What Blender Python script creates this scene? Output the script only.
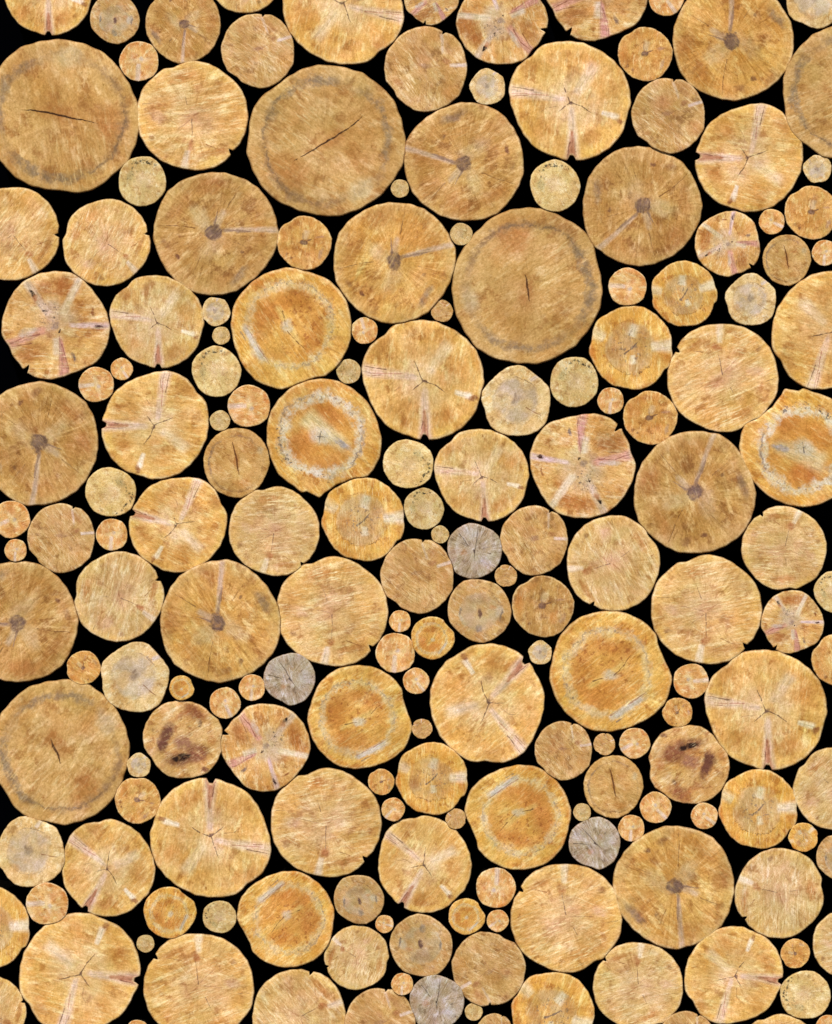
import bpy, math, random
from mathutils import Vector
R = math.radians
sc = bpy.context.scene
for o in list(bpy.data.objects): bpy.data.objects.remove(o)

# ------------------------------------------------------------------ camera
PX = 0.002                                   # metres per photo pixel in the plane of the cut faces
CZ = 1.3
DIST = 18.0
cam_d = bpy.data.cameras.new('camera'); cam = bpy.data.objects.new('camera', cam_d)
sc.collection.objects.link(cam); sc.camera = cam
cam.location = (0, -DIST, CZ); cam.rotation_euler = (R(90), 0, 0)
cam_d.sensor_fit = 'HORIZONTAL'; cam_d.sensor_width = 36
cam_d.lens = 36 * DIST / (832 * PX)
cam_d.clip_end = 200

# ------------------------------------------------------------------ light
SUN_EL, SUN_AZ = 38, -16                     # sun behind the camera, a little to the left
w = bpy.data.worlds.new('World'); sc.world = w; w.use_nodes = True
nt = w.node_tree; nt.nodes.clear()
sky = nt.nodes.new('ShaderNodeTexSky'); sky.sky_type = 'NISHITA'; sky.sun_disc = False
sky.sun_elevation = R(SUN_EL); sky.sun_rotation = R(180 + SUN_AZ)
bg = nt.nodes.new('ShaderNodeBackground'); bg.inputs[1].default_value = 0.08
ow = nt.nodes.new('ShaderNodeOutputWorld')
nt.links.new(sky.outputs[0], bg.inputs[0]); nt.links.new(bg.outputs[0], ow.inputs[0])
sd = bpy.data.lights.new('sun', 'SUN'); sd.energy = 3.9; sd.angle = R(0.6); sd.color = (1.0, .96, .88)
sun = bpy.data.objects.new('sun', sd); sc.collection.objects.link(sun)
dx = math.sin(R(SUN_AZ)) * math.cos(R(SUN_EL)); dy = -math.cos(R(SUN_AZ)) * math.cos(R(SUN_EL)); dz = math.sin(R(SUN_EL))
sun.rotation_euler = Vector((dx, dy, dz)).to_track_quat('Z', 'Y').to_euler()
sc.view_settings.view_transform = 'Standard'; sc.view_settings.look = 'None'
sc.view_settings.exposure = 0; sc.view_settings.gamma = 1

# ------------------------------------------------------------------ node helpers
ILLUM = (1.135, 1.135, 1.055)
def lin(c):
    r = []
    for i, v in enumerate(c):
        v /= 255
        v = v / 12.92 if v <= .04045 else ((v + .055) / 1.055) ** 2.4
        r.append(min(v / ILLUM[i], .95))
    return (*r, 1)

class NB:
    def __init__(s, name):
        s.m = bpy.data.materials.new(name); s.m.use_nodes = True
        s.t = s.m.node_tree; s.t.nodes.clear()
        s.out = s.t.nodes.new('ShaderNodeOutputMaterial')
        s.bsdf = s.t.nodes.new('ShaderNodeBsdfPrincipled')
        s.t.links.new(s.bsdf.outputs[0], s.out.inputs[0])
    def n(s, ty, **kw):
        nd = s.t.nodes.new(ty)
        for k, v in kw.items(): setattr(nd, k, v)
        return nd
    def put(s, sock, v):
        if isinstance(v, bpy.types.NodeSocket): s.t.links.new(v, sock)
        else: sock.default_value = v
    def ma(s, op, a, b=None, c=None, clamp=False):
        nd = s.n('ShaderNodeMath', operation=op, use_clamp=clamp)
        s.put(nd.inputs[0], a)
        if b is not None: s.put(nd.inputs[1], b)
        if c is not None: s.put(nd.inputs[2], c)
        return nd.outputs[0]
    def vm(s, op, a, b=None, scale=None):
        nd = s.n('ShaderNodeVectorMath', operation=op)
        s.put(nd.inputs[0], a)
        if b is not None: s.put(nd.inputs[1], b)
        if scale is not None: s.put(nd.inputs['Scale'], scale)
        return nd.outputs['Value'] if op in ('DOT_PRODUCT', 'LENGTH', 'DISTANCE') else nd.outputs['Vector']
    def mr(s, v, a, b, c=0., d=1., kind='SMOOTHSTEP'):
        nd = s.n('ShaderNodeMapRange', interpolation_type=kind)
        for i, x in enumerate((v, a, b, c, d)): s.put(nd.inputs[i], x)
        return nd.outputs[0]
    def noise(s, vec, scale, detail=2., rough=.5, col=False, wv=None):
        nd = s.n('ShaderNodeTexNoise', noise_dimensions='4D' if wv is not None else '3D')
        s.put(nd.inputs['Vector'], vec); nd.inputs['Scale'].default_value = scale
        nd.inputs['Detail'].default_value = detail; nd.inputs['Roughness'].default_value = rough
        if wv is not None: s.put(nd.inputs['W'], wv)
        return nd.outputs['Color' if col else 'Fac']
    def mix(s, f, a, b, mode='MIX'):
        nd = s.n('ShaderNodeMix', data_type='RGBA', blend_type=mode)
        s.put(nd.inputs[0], f); s.put(nd.inputs[6], a); s.put(nd.inputs[7], b)
        return nd.outputs[2]

def wood(name, T):
    T = dict(T, dark=tuple(x * k for x, k in zip(T['dark'], (.95, .92, .86))), light=tuple(min(250, x * k) for x, k in zip(T['light'], (1.025, 1.04, 1.08))))
    """cut end-grain of one kind of log; every feature sits in the log's own unit-radius coordinates"""
    b = NB(name)
    tc = b.n('ShaderNodeTexCoord'); oi = b.n('ShaderNodeObjectInfo')
    sep = b.n('ShaderNodeSeparateXYZ'); b.t.links.new(tc.outputs['Object'], sep.inputs[0])
    cb = b.n('ShaderNodeCombineXYZ'); b.put(cb.inputs[0], sep.outputs[0]); b.put(cb.inputs[1], sep.outputs[2])
    p = cb.outputs[0]
    W = b.ma('MULTIPLY', oi.outputs['Random'], 7.)
    n1 = b.noise(p, 2.6, 2, col=True, wv=W)
    n2 = b.noise(p, 11., 2, col=True, wv=W)
    w1 = b.vm('SCALE', b.vm('SUBTRACT', n1, (.5, .5, .5)), scale=.18)
    w2 = b.vm('SCALE', b.vm('SUBTRACT', n2, (.5, .5, .5)), scale=.09)
    n3 = b.noise(p, 30., 2, col=True, wv=W)
    w2 = b.vm('ADD', w2, b.vm('SCALE', b.vm('SUBTRACT', n3, (.5, .5, .5)), scale=.045))
    q = b.vm('ADD', p, b.vm('ADD', w1, w2))                      # warped, for blobs, rings
    qs = b.vm('ADD', p, b.vm('ADD', b.vm('SCALE', w1, scale=.25), b.vm('SCALE', w2, scale=.30)))   # hardly warped, for cracks
    px, py = T.get('pith', (0, 0))
    rel = b.vm('SUBTRACT', p, (px, py, 0))
    flat = b.n('ShaderNodeSeparateXYZ'); b.put(flat.inputs[0], rel)
    r = b.vm('LENGTH', rel)
    dirv = b.vm('NORMALIZE', rel)
    # mottled body colour
    f = T.get('freq', 1.)
    CA, SN = math.cos(R(T.get('cut', 65))), math.sin(R(T.get('cut', 65)))
    qb = b.vm('ADD', p, b.vm('ADD', b.vm('SCALE', w1, scale=.06), b.vm('SCALE', w2, scale=.05)))
    u0 = b.vm('DOT_PRODUCT', qb, (CA, SN, 0)); v0 = b.vm('DOT_PRODUCT', qb, (-SN, CA, 0))
    iso = T.get('iso', .3)
    def along(ku, kv, z=0.):
        ku = ku + (1 - ku) * iso * .8; kv = kv + (1 - kv) * iso * .8
        cc = b.n('ShaderNodeCombineXYZ'); b.put(cc.inputs[0], b.ma('MULTIPLY', u0, ku)); b.put(cc.inputs[1], b.ma('MULTIPLY', v0, kv)); cc.inputs[2].default_value = z
        return cc.outputs[0]
    big = b.noise(q, 1.9 * f, 3, .55, wv=b.ma('ADD', W, 3.1))
    mid = b.noise(q, 3.8 * f, 5, .62, wv=b.ma('ADD', W, 9.7))
    fine = b.noise(along(.5, 1.2, 9.), 24. * f, 4, .75, wv=W)
    col = b.mix(b.mr(big, .36, .64), lin(T['base']), lin(T['warm']))
    col = b.mix(b.ma('MULTIPLY', b.mr(mid, .52, .64), .85), col, lin(T['dark']))
    mid2 = b.noise(along(.30, 1.9, 5.), 5. * f, 5, .66, wv=b.ma('ADD', W, 21.3))
    col = b.mix(b.ma('MULTIPLY', b.mr(mid2, .50, .66), .85), col, lin(T['light']))
    # radial fibres running out from the pith
    ray_v = b.vm('ADD', b.vm('SCALE', dirv, scale=T.get('rays', 9.)), b.vm('SCALE', (0, 0, 1.), scale=b.ma('MULTIPLY', r, 1.4)))
    ray = b.noise(ray_v, 2., 4, .65, wv=W)
    fade = b.mr(r, .04, .35)
    ra = T.get('ray_amt', .5)
    col = b.mix(b.ma('MULTIPLY', b.ma('MULTIPLY', b.mr(ray, .52, .72), fade), ra), col, lin(T['light']))
    col = b.mix(b.ma('MULTIPLY', b.ma('MULTIPLY', b.mr(ray, .47, .30), fade), ra), col, lin(T['dark']))
    # faint growth rings
    rq = b.vm('LENGTH', b.vm('SUBTRACT', q, (px, py, 0)))
    cx_ = b.n('ShaderNodeCombineXYZ'); b.put(cx_.inputs[0], b.ma('MULTIPLY', rq, 15.)); 
    ringn = b.noise(b.vm('ADD', cx_.outputs[0], b.vm('SCALE', dirv, scale=.8)), 1.6, 3, .6, wv=W)
    col = b.mix(b.ma('MULTIPLY', b.mr(ringn, .5, .75), T.get('ring_amt', .28)), col, lin(T['dark']))
    brk = b.mr(b.noise(b.vm('ADD', p, b.vm('SCALE', w1, scale=.5)), 8., 5, .75, wv=b.ma('ADD', W, 4.)), .34, .58, .12, 1.)
    wvar = b.mr(b.noise(p, 5., 3, .6, wv=b.ma('ADD', W, 31.)), .3, .7, .35, 1.6, kind='LINEAR')
    zone = b.mr(b.noise(p, 2.3, 2, .5, wv=b.ma('ADD', W, 14.)), .38, .6, .35, 1.)
    dist = 0
    def seg_mask(a, c, w0, w1, soft, P):
        A = (*a, 0); BA = (c[0] - a[0], c[1] - a[1], 0); L2 = BA[0] ** 2 + BA[1] ** 2
        pa = b.vm('SUBTRACT', P, A)
        h = b.ma('DIVIDE', b.vm('DOT_PRODUCT', pa, BA), L2, clamp=True)
        d = b.vm('LENGTH', b.vm('SUBTRACT', pa, b.vm('SCALE', BA, scale=h)))
        wd = b.ma('MULTIPLY_ADD', h, w1 - w0, w0)
        return b.mr(d, b.ma('MULTIPLY', wd, 1 + soft), b.ma('MULTIPLY', wd, 1 - soft)), h
    for ft in T.get('feat', []):
        kind = ft[0]
        if kind == 'wedge':                     # a, c, w0, w1, colour, alpha
            _, a, c, wa0, wa1, cl, al = ft
            m, h = seg_mask(a, c, wa0 * 1.3, wa1 * 1.2, .7, qs)
            m = b.ma('MULTIPLY', m, b.mr(h, 0., .14))
            if math.hypot(*c) < .9: m = b.ma('MULTIPLY', m, b.mr(h, 1., .75))
            wb_ = b.mr(brk, 0., 1., .78, 1.15, kind='LINEAR')
            col = b.mix(b.ma('MULTIPLY', b.ma('MULTIPLY', m, wb_), al * 1.15, clamp=True), col, lin(cl))
            # fine lengthwise lines in the wedge
            ang = math.atan2(c[1] - a[1], c[0] - a[0])
            v = b.vm('DOT_PRODUCT', p, (-math.sin(ang), math.cos(ang), 0)); u = b.vm('DOT_PRODUCT', p, (math.cos(ang), math.sin(ang), 0))
            cc = b.n('ShaderNodeCombineXYZ'); b.put(cc.inputs[0], b.ma('MULTIPLY', u, 2.)); b.put(cc.inputs[1], b.ma('MULTIPLY', v, 26.))
            ln = b.mr(b.noise(cc.outputs[0], 1.3, 2, .5, wv=W), .5, .36)
            col = b.mix(b.ma('MULTIPLY', b.ma('MULTIPLY', m, ln), al * .5), col, lin(tuple(x * .68 for x in cl)))
        elif kind == 'crack':                   # points, width, colour, alpha
            _, pts, wd, cl, al = ft
            tot = None; wd = wd * 1.0
            N = len(pts) - 1
            for i in range(N):
                f0 = 1 - abs(2 * i / N - 1) ** 1.5 if len(ft) < 6 or N < 3 else 1
                wa = wd * (.25 + .75 * math.sin(math.pi * i / N)) if N > 2 else wd
                wb = wd * (.25 + .75 * math.sin(math.pi * (i + 1) / N)) if N > 2 else wd * .35
                m, h = seg_mask(pts[i], pts[i + 1], wa, wb, .55, qs)
                tot = m if tot is None else b.ma('MAXIMUM', tot, m)
            col = b.mix(b.ma('MULTIPLY', tot, al), col, lin(cl))
        elif kind == 'blob':                    # centre, rx, ry, rot, colour, alpha, soft
            _, c, rx, ry, ro, cl, al, soft = ft
            d0 = b.vm('SUBTRACT', q, (*c, 0))
            ca, sn = math.cos(R(ro)), math.sin(R(ro))
            u = b.ma('DIVIDE', b.vm('DOT_PRODUCT', d0, (ca, sn, 0)), rx); v = b.ma('DIVIDE', b.vm('DOT_PRODUCT', d0, (-sn, ca, 0)), ry)
            dd = b.ma('SQRT', b.ma('ADD', b.ma('MULTIPLY', u, u), b.ma('MULTIPLY', v, v)))
            m = b.mr(dd, 1 + soft, 1 - soft)
            wb_ = b.mr(brk, 0., 1., .5, 1.15, kind='LINEAR')
            col = b.mix(b.ma('MULTIPLY', b.ma('MULTIPLY', m, wb_), al, clamp=True), col, lin(cl))
        elif kind == 'disc':                    # centre, radius, soft, colour, alpha (whole core, textured through)
            _, c, rr, soft, cl, al = ft
            m = b.mr(b.vm('DISTANCE', q, (*c, 0)), rr + soft, rr - soft)
            col = b.mix(b.ma('MULTIPLY', b.ma('MULTIPLY', m, zone), al), col, lin(cl))
        elif kind == 'arc':                     # centre, radius, half width, middle angle, half span, colour, alpha
            _, c, rr, hw, am, sp, cl, al = ft
            d0 = b.vm('SUBTRACT', b.vm('ADD', q, b.vm('SCALE', w2, scale=T.get('ragged', .2))), (*c, 0))
            m = b.mr(b.ma('DIVIDE', b.ma('ABSOLUTE', b.ma('SUBTRACT', b.vm('LENGTH', d0), rr)), wvar), hw * 1.5, hw * .1)
            if sp < 180:
                cs = b.vm('DOT_PRODUCT', b.vm('NORMALIZE', d0), (math.cos(R(am)), math.sin(R(am)), 0))
                m = b.ma('MULTIPLY', m, b.mr(cs, math.cos(R(sp)), math.cos(R(sp * .45))))
            col = b.mix(b.ma('MULTIPLY', b.ma('MULTIPLY', m, brk), al), col, lin(cl))
        elif kind == 'specks':                  # centre, radius, half width, middle angle, half span, scale, colour, alpha
            _, c, rr, hw, am, sp, scl, cl, al = ft
            d0 = b.vm('SUBTRACT', p, (*c, 0))
            m = b.mr(b.ma('ABSOLUTE', b.ma('SUBTRACT', b.vm('LENGTH', d0), rr)), hw * 1.3, hw * .5)
            if sp < 180:
                cs = b.vm('DOT_PRODUCT', b.vm('NORMALIZE', d0), (math.cos(R(am)), math.sin(R(am)), 0))
                m = b.ma('MULTIPLY', m, b.mr(cs, math.cos(R(sp)), math.cos(R(sp * .6))))
            s_ = b.mr(b.noise(p, scl, 2, .6, wv=W), .56, .64)
            col = b.mix(b.ma('MULTIPLY', b.ma('MULTIPLY', m, s_), al), col, lin(cl))
    # broken colour: patches of pinker, yellower and greyer wood laid over everything
    hue = b.noise(b.vm('ADD', p, w1), 2.6 * f, 4, .6, col=True, wv=b.ma('ADD', W, 51.))
    zl = b.mr(b.noise(q, 1.5, 3, .55, wv=b.ma('ADD', W, 81.)), .35, .65, .86, 1.12)
    hv = b.vm('ADD', (1, 1, 1), b.vm('MULTIPLY', b.vm('SUBTRACT', hue, (.5, .5, .5)), T.get('hue', (.20, .26, .60))))
    col = b.vm('MULTIPLY', col, hv)
    blot = b.mr(b.noise(along(.28, 1.9, 13.), 7. * f, 5, .66, wv=b.ma('ADD', W, 61.)), .32, .68, .88, 1.12, kind='LINEAR')
    rmod = b.mr(ray, .3, .7, 1 - .26 * (ra + .05), 1 + .26 * (ra + .05), kind='LINEAR')
    rmod = b.ma('ADD', b.ma('MULTIPLY', b.ma('SUBTRACT', rmod, 1.), fade), 1.)
    # saw marks: thin strokes in one or two directions
    bump_saw = None
    sawmod = None
    marks = list(T.get('saw', [])) + [(T.get('cut', 65), 0, 0, 9., .42 * (1 - .75 * iso))]
    for k, (sa, scx, scy, srad, samt) in enumerate(marks):
        ca, sn = math.cos(R(sa)), math.sin(R(sa))
        u = b.vm('DOT_PRODUCT', qb, (ca, sn, 0)); v = b.vm('DOT_PRODUCT', qb, (-sn, ca, 0))
        cc = b.n('ShaderNodeCombineXYZ'); b.put(cc.inputs[0], b.ma('MULTIPLY', u, 2.6)); b.put(cc.inputs[1], b.ma('MULTIPLY', v, 21. * f))
        cc.inputs[2].default_value = k * 3.3
        st = b.noise(cc.outputs[0], 1.5, 2, .6, wv=W)
        reg = b.mr(b.vm('DISTANCE', q, (scx, scy, 0)), srad, srad * .35) if srad < 5 else b.mr(big, .40, .6, .4, 1.)
        pat = b.mr(b.noise(b.vm('MULTIPLY', cc.outputs[0], (1., .5, 1.)), .45, 3, .6, wv=b.ma('ADD', W, 2.)), .44, .58)
        mk = b.ma('MULTIPLY', b.ma('MULTIPLY', b.mr(st, .54, .64), reg), pat)
        col = b.mix(b.ma('MULTIPLY', mk, min(1, samt * 1.25)), col, lin(T.get('streak', (240, 215, 165))))
        mk2 = b.ma('MULTIPLY', b.ma('MULTIPLY', b.mr(st, .46, .33), reg), samt * .36)
        sm = b.ma('SUBTRACT', 1., mk2)
        sawmod = sm if sawmod is None else b.ma('MULTIPLY', sawmod, sm)
        if k == 0: bump_saw = st
    # pin-prick specks and short checks
    sp = b.mr(b.noise(p, 19. * f, 3, .55, wv=b.ma('ADD', W, 71.)), .66, .74, 1., .62)
    # pale, clean band right at the peeled edge
    at = b.n('ShaderNodeAttribute', attribute_name='rn')
    rn = at.outputs['Fac']
    en = b.noise(p, 6., 3, .6, wv=W)
    em = b.ma('MULTIPLY', b.mr(rn, .93, .985), b.mr(en, .35, .6))
    col = b.mix(b.ma('MULTIPLY', em, T.get('rim', .55)), col, lin(T.get('rimc', (238, 212, 160))))
    peel = b.mr(b.ma('ADD', rn, b.ma('MULTIPLY', b.ma('SUBTRACT', b.noise(p, 9., 4, .7, wv=b.ma('ADD', W, 41.)), .5), .05)), .982, .996)
    col = b.mix(b.ma('MULTIPLY', peel, .6), col, lin((150, 104, 62)))
    # grain and tone
    g = b.mr(fine, .3, .7, .78, 1.20, kind='LINEAR')
    g = b.ma('MULTIPLY', b.ma('MULTIPLY', b.ma('MULTIPLY', g, zl), blot), b.ma('MULTIPLY', rmod, b.ma('MULTIPLY', sawmod, sp)))
    vf = b.noise(p, 38. * f, 3, .7, wv=W)
    g = b.ma('MULTIPLY', g, b.mr(vf, .3, .7, .80, 1.19, kind='LINEAR'))
    chk = b.noise(b.vm('ADD', b.vm('SCALE', dirv, scale=11.), b.vm('SCALE', (0, 0, 1.), scale=b.ma('MULTIPLY', r, 3.2))), 2.6, 2, .5, wv=b.ma('ADD', W, 91.))
    g = b.ma('MULTIPLY', g, b.mr(b.ma('MULTIPLY', b.mr(chk, .66, .72), fade), 0., 1., 1., .78))
    col = b.vm('MULTIPLY', col, oi.outputs['Color'])
    gc = b.n('ShaderNodeCombineXYZ'); b.put(gc.inputs[0], b.ma('POWER', g, .85)); b.put(gc.inputs[1], g); b.put(gc.inputs[2], b.ma('POWER', g, 1.5))
    col = b.vm('MULTIPLY', col, gc.outputs[0])
    gm = b.n('ShaderNodeGamma'); b.put(gm.inputs[0], col); gm.inputs[1].default_value = 1.09
    col = b.vm('MULTIPLY', gm.outputs[0], (1.05, 1.085, 1.12))
    b.put(b.bsdf.inputs['Base Color'], col)
    b.bsdf.inputs['Roughness'].default_value = .75
    b.bsdf.inputs['Specular IOR Level'].default_value = .15
    bp = b.n('ShaderNodeBump'); bp.inputs['Strength'].default_value = .35; bp.inputs['Distance'].default_value = .002
    hgt = b.ma('ADD', fine, b.ma('MULTIPLY', ray, .6))
    if bump_saw is not None: hgt = b.ma('ADD', hgt, b.ma('MULTIPLY', bump_saw, .8))
    b.put(bp.inputs['Height'], hgt); b.put(b.bsdf.inputs['Normal'], bp.outputs[0])
    return b.m

#TYPES_BEGIN
BR = (150, 100, 52)
A_feat = [
    ('blob', (-.52, -.40), .26, .20, -20, (182, 118, 58), .60, .6),
    ('blob', (.42, -.08), .22, .30, 0, (190, 132, 66), .35, .6),
    ('blob', (.10, .02), .20, .10, 33, (176, 112, 55), .45, .6),
    ('blob', (.45, -.62), .18, .12, 40, (208, 190, 148), .5, .5),
    ('arc', (0, 0), .80, .065, 0, 180, (172, 138, 94), .5),
    ('arc', (0, 0), .80, .070, 118, 48, (136, 116, 92), .75),
    ('arc', (0, 0), .80, .060, 15, 50, (142, 120, 96), .65),
    ('arc', (0, 0), .82, .050, 232, 60, (146, 112, 78), .7),
    ('arc', (0, 0), .81, .018, 190, 55, (120, 98, 74), .6),
    ('arc', (0, 0), .74, .02, 110, 40, (140, 120, 98), .35),
]
A_base = dict(iso=.6, cut=-34, hue=(.14, .2, .4), base=(210, 169, 105), warm=(200, 153, 88), dark=(180, 131, 73), light=(222, 184, 124), rays=7., ray_amt=.25, ring_amt=.22,
              saw=[(-38, -.45, .2, .75, .5), (-25, .0, -.5, .6, .25)], streak=(228, 198, 140), rim=.35, rimc=(216, 184, 126), pith=(0, 0))
TY = {}
TY['A'] = dict(A_base, R=377, c=(412, 414), pts=[(370,45),(480,52),(590,85),(680,150),(740,215),(775,300),(800,420),(790,520),(745,600),(680,680),(600,735),(470,783),(370,778),(250,745),(170,705),(100,640),(55,560),(25,470),(35,370),(45,290),(85,210),(170,145),(270,75)],
    feat=A_feat + [('crack', [(-.416,-.26),(-.178,-.122),(-.03,-.03),(.18,.09),(.353,.21),(.485,.33)], .013, (62, 32, 14), .95)])
TY['Ashort'] = dict(TY['A'], feat=A_feat + [('crack', [(-.16,-.11),(-.08,-.05),(.02,.0),(.09,.05),(.16,.10)], .014, (72, 36, 16), .9)])
TY['Ashort2'] = dict(TY['A'], feat=A_feat + [('crack', [(-.16,-.02),(-.04,.02),(.08,.10),(.20,.15)], .017, (72, 36, 16), .9)])
TY['B'] = dict(iso=0.6, cut=86, R=356, c=(420, 418), base=(203, 158, 93), warm=(190, 140, 76), dark=(162, 113, 60), light=(224, 184, 122), rays=8., ray_amt=.45,
    pts=[(380,62),(470,70),(560,100),(640,145),(700,210),(745,300),(775,420),(755,510),(715,590),(680,640),(600,710),(500,755),(400,773),(300,755),(200,705),(130,650),(85,560),(68,470),(72,360),(100,250),(160,165),(230,105),(310,72)],
    saw=[(88, .5, -.1, .8, .35), (80, -.4, .3, .6, .3)], streak=(226, 190, 128), rim=.35, ring_amt=.3,
    feat=[('arc', (0,0), .92, .10, 0, 180, (216, 176, 112), .6), ('blob', (.30,-.02), .22, .12, -10, (214, 186, 136), .55, .5), ('blob', (-.12,.25), .12, .25, 0, (206, 176, 134), .45, .6), ('blob', (.55,-.5), .22, .15, 30, (178, 118, 62), .6, .6),
          ('blob', (-.45,-.6), .2, .12, -40, (184, 124, 62), .45, .6), ('blob', (.68,.12), .10, .3, 0, (176, 118, 58), .5, .6),
          ('wedge', (.05,-.08), (.12,-.42), .05, .03, (208, 180, 148), .5),
          ('wedge', (-.06,-.10), (-.72,-.69), .022, .036, (208, 178, 146), .65),
          ('crack', [(-.10,-.13),(-.26,-.25),(-.42,-.38)], .030, (128, 98, 82), .6),
          ('crack', [(.28,.16),(.50,.32),(.74,.53)], .010, (128, 86, 46), .8), ('crack', [(.10,-.45),(.20,-.82)], .011, (130, 90, 54), .65), ('crack', [(.08,-.1),(.2,-.32)], .018, (140, 112, 96), .7),
          ('crack', [(-.4,-.12),(-.75,-.2)], .007, (130, 90, 54), .6),('crack', [(-.1,.45),(-.2,.75)], .007, (140, 98, 60), .6),
          ('blob', (.18,.70), .05, .035, 0, (128, 84, 56), .8, .5), ('blob', (.46,.65), .09, .05, -20, (140, 94, 60), .55, .6), ('blob', (-.76,.25), .07, .20, -5, (142, 116, 94), .65, .6),
          ('blob', (-.55,-.05), .035, .03, 0, (120, 84, 60), .6, .5),
          ('blob', (0, 0), .125, .12, 20, (142, 112, 90), .95, .25), ('arc', (0, 0), .10, .030, 0, 180, (112, 84, 68), .75), ('blob', (-.02, -.03), .05, .04, 0, (124, 98, 82), .7, .5)])
TY['Bgold'] = dict(TY['B'], base=(218, 170, 96), warm=(206, 150, 74), dark=(174, 118, 58), light=(234, 196, 124), rim=.5)
TY['C'] = dict(ragged=1., iso=.3, cut=38, R=362, c=(419, 425), base=(228, 182, 98), warm=(220, 164, 76), dark=(196, 132, 58), light=(240, 208, 132), rays=7., ray_amt=.3, pith=(-.02,-.08),
    pts=[(410,65),(510,80),(600,120),(685,200),(705,270),(735,350),(783,455),(770,540),(735,625),(650,700),(540,755),(400,783),(310,775),(230,735),(140,655),(85,560),(58,470),(75,350),(105,245),(165,160),(220,115),(310,80)],
    saw=[(38, .45, -.6, .75, .6), (35, -.1, .75, .6, .3)], streak=(244, 218, 152), rim=.5,
    feat=[('arc', (0,0), .97, .07, 200, 90, (206, 132, 52), .6), ('disc', (-.05, -.03), .60, .06, (214, 156, 78), .85), ('blob', (-.48,.05), .18, .26, 0, (194, 126, 58), .65, .6), ('blob', (-.15,-.40), .36, .20, -20, (198, 130, 60), .65, .6), ('blob', (.1,.38), .34, .12, -10, (186, 116, 50), .6, .6), ('specks', (-.1,.2), .3, .3, 0, 180, 13, (158, 92, 40), .6),
          ('arc', (-.05,-.02), .68, .085, 0, 180, (220, 196, 148), .75), ('specks', (-.05,-.02), .70, .05, 150, 110, 17, (150, 130, 108), .7), ('arc', (-.05,-.02), .72, .012, 150, 80, (150, 128, 104), .6), ('arc', (-.05,-.02), .70, .018, 20, 50, (158, 136, 112), .55),
          ('wedge', (-.05,-.80), (.62,-.36), .035, .045, (206, 190, 162), .85), ('crack', [(.0,-.72),(.3,-.53),(.62,-.3)], .012, (170, 122, 90), .8), ('crack', [(.1,-.82),(.25,-.72)], .014, (120, 102, 90), .7),
          ('wedge', (-.4,-.28), (.35,.2), .035, .05, (234, 198, 118), .5),
          ('blob', (-.01,-.07), .10, .08, 0, (212, 192, 158), .85, .5), ('crack', [(-.28,-.16),(-.05,-.09)], .012, (110, 72, 40), .85), ('crack', [(.05,-.06),(.2,.09),(.34,.27)], .010, (122, 78, 42), .85)])
TY['Ctwo'] = dict(TY['C'], cut=-50, R=366, c=(425, 440), base=(222, 174, 98), pith=(-.05, 0),
    pts=[(430,70),(520,85),(620,140),(700,210),(760,320),(795,450),(785,570),(710,690),(620,705),(510,745),(430,800),(400,828),(370,815),(320,790),(290,795),(220,745),(140,680),(95,590),(65,470),(65,380),(90,280),(140,200),(230,120),(330,80)],
    saw=[(-50, .1, .4, .7, .4), (-50, -.5, -.4, .5, .4)],
    feat=[('arc', (0,0), .97, .07, 60, 110, (208, 140, 60), .6), ('disc', (-.02, .03), .62, .06, (212, 152, 76), .85), ('blob', (.05,.42), .3, .18, -30, (192, 120, 56), .65, .6), ('blob', (-.4,-.1), .18, .25, 20, (190, 118, 50), .5, .6), ('blob', (.05,-.5), .25, .14, 10, (190, 118, 50), .5, .6),
          ('arc', (-.03,.02), .68, .100, 0, 180, (222, 206, 176), .98), ('arc', (-.03,.02), .75, .022, 160, 60, (118, 100, 90), .7), ('arc', (-.03,.02), .72, .028, -20, 45, (120, 98, 92), .7), ('specks', (-.03,.02), .74, .09, 220, 80, 16, (92, 84, 84), .8), ('specks', (-.03,.02), .68, .07, 60, 80, 18, (150, 120, 96), .7),
          ('wedge', (-.38,.42), (.5,-.28), .13, .07, (224, 198, 146), .75), ('blob', (-.05,-.0), .18, .13, -30, (212, 198, 170), .75, .5), ('blob', (.32,-.12), .14, .05, -25, (170, 160, 156), .8, .5),
          ('crack', [(-.05,.08),(-.07,-.1)], .012, (84, 74, 70), .85), ('crack', [(-.1,.0),(.05,-.02)], .010, (84, 74, 70), .7)])
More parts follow.
